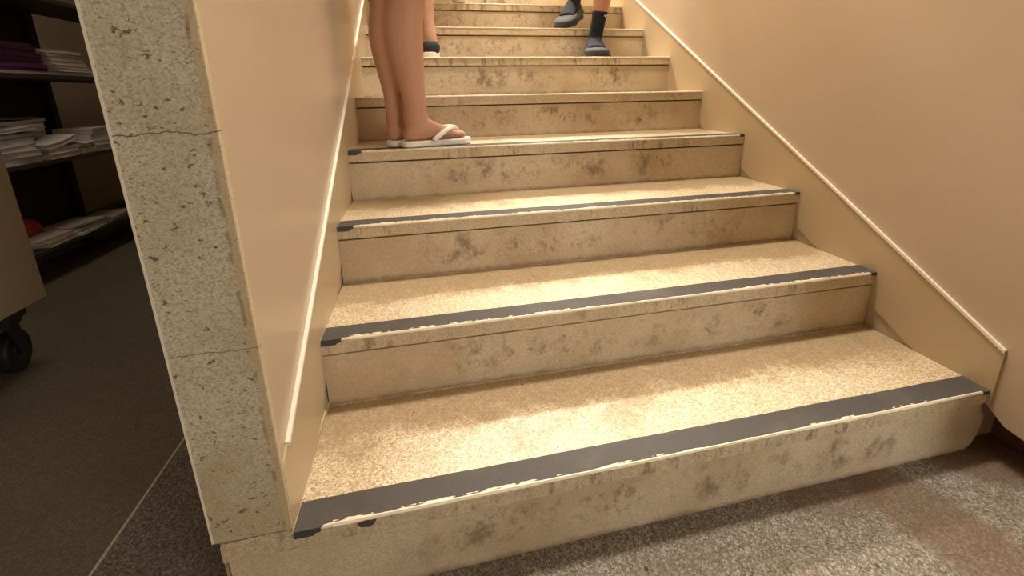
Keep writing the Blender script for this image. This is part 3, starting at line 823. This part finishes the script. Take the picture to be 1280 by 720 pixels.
def sock(root, inv, m, knee, hgt, s, logo=None):
    an = xf(m, (0.046, 0, 0.07)); kn = Vector(knee); d = (kn - an).normalized()
    f = m.to_3x3() @ Vector((1, 0, 0)); side = d.cross(f).normalized(); f2 = side.cross(d)
    if f2.dot(f) < 0: f2 = -f2
    bm = bmesh.new()
    R = m.to_3x3(); Y = R @ Vector((0, 1, 0)); Z = R @ Vector((0, 0, 1))
    loft(bm, [(xf(m, (x, 0, (top + .012) / 2)), Y, Z, w, (top - .012) / 2) for x, w, top in ((-.004, .020, .060), (.01, .034, .078), (.05, .041, .100), (.085, .043, .096), (.12, .046, .078), (.15, .047, .062), (.19, .044, .046))], 18)
    secs = [(an + d * t + f2 * off, side, f2, ru, rv) for t, ru, rv, off in ((-0.02, .036, .044, .004), (0.03, .0365, .044, 0), (.07, .036, .043, 0), (.12, .037, .043, -.002), (hgt - 0.006, .041, .046, -.006), (hgt, .040, .045, -.006))]
    loft(bm, secs, 20); bm.transform(inv)
    o = skin_over('sock', bm, 'sock', root, 0.005)
    if logo:
        bm = bmesh.new()
        c = an + d * (hgt - 0.018) + f2 * (0.047 - 0.008) * 0.80 + side * 0.043 * logo * 0.62
        nrm = (f2 * .8 + side * .62 * logo).normalized(); tg = d.cross(nrm).normalized()
        for a, b in (((-.008, .002), (-.003, -.004)), ((-.003, -.004), (.010, .005))):   # small tick-shaped mark
            p, q = c + tg * a[0] + d * a[1] + nrm * .0008, c + tg * b[0] + d * b[1] + nrm * .0008
            tube(bm, [p, q], .0018, 6)
        bm.transform(inv); finish('sock_mark', bm, 'white', o)
    return o

# standing on the fourth step: bare legs, white flip-flops, turned to the right wall
T4 = 4 * RISE
z4 = T4 + 0.0225
feet = [((0.180, 0.868, z4), math.radians(19), 0), ((0.143, 0.895, z4), math.radians(74), 0)]
kn = [(0.219, 0.890, 1.135), (0.158, 0.945, 1.135)]
p1, ms, inv = person((0.20, 0.93, T4), math.radians(38), feet, kn, (0.25, 0.96, 1.135 + 0.43), 'bare-legged person in white flip-flops standing by the left wall of the stairs',
                     dict(shirt='shirt2', lower='shorts', lower_mat='shorts', length=(0.93, 0.97), hem=.104), toes=True, fs=0.94, k=1.10)
for m, s in zip(ms, (-1, 1)): flip_flop(p1, inv, m, s)

# climbing behind that person: black slip-on shoe with white sole on the sixth step
T6, T7, T8 = 6 * RISE, 7 * RISE, 8 * RISE
feet = [((0.305, 1.462, T6 + 0.02), math.radians(97), 0), ((0.20, 1.74, T7 + 0.02), math.radians(92), 0)]
kn = [(0.262, 1.60, T6 + 0.49), (0.21, 1.92, T7 + 0.50)]
p2, ms, inv = person((0.22, 1.60, T6), math.radians(92), feet, kn, (0.285, 1.68, T6 + 0.93), 'person in black slip-ons with white soles climbing behind the flip-flop wearer',
                     dict(shirt='shirt1', lower='shorts', lower_mat='denim', length=(0.8, 0.8)))
for m, s in zip(ms, (-1, 1)): shoe(p2, inv, m @ Matrix.Translation((0, 0, -0.02)), 'canvas', 'rubberwhite', s, sole_t=0.028, high=0.082)

# coming down on the right: navy socks and soft grey shoes
feet = [((1.165, 1.672, T6 + 0.018), math.radians(-106), 0), ((1.150, 1.890, T7 + 0.100), math.radians(-128), math.radians(18))]
kn = [(1.190, 1.53, T6 + 0.50), (1.15, 1.74, T7 + 0.53)]
p3, ms, inv = person((1.13, 1.60, T6), math.radians(-98), feet, kn, (1.13, 1.66, T6 + 0.90), 'person in navy socks and grey shoes walking down beside the right wall',
                     dict(shirt='shirt3', lower='shorts', lower_mat='shorts', length=(0.85, 0.85)))
for m, s, k_ in zip(ms, (-1, 1), kn):
    shoe(p3, inv, m @ Matrix.Translation((0, 0, -0.018)), 'clog', 'clog', s, high=0.066, sole_t=0.02, wide=1.22, length=0.285)
    sock(p3, inv, m, k_, 0.155, s, logo=1 if s < 0 else None)

# higher up, only a pale shoe showing
feet = [((0.480, 1.955, T8 + 0.02), math.radians(84), 0), ((0.30, 2.28, T8 + RISE + 0.02), math.radians(94), 0)]
kn = [(0.46, 2.16, T8 + 0.50), (0.32, 2.40, T8 + RISE + 0.50)]
p4, ms, inv = person((0.40, 2.18, T8), math.radians(90), feet, kn, (0.39, 2.25, T8 + 0.94), 'person in pale shoes higher up the stairs, only one shoe showing',
                     dict(shirt='shirt4', lower='trousers', lower_mat='denim', length=(1.8, 1.8)))
for m, s in zip(ms, (-1, 1)): shoe(p4, inv, m @ Matrix.Translation((0, 0, -0.02)), 'shoelight', 'shoelight', s, sole_t=0.016)
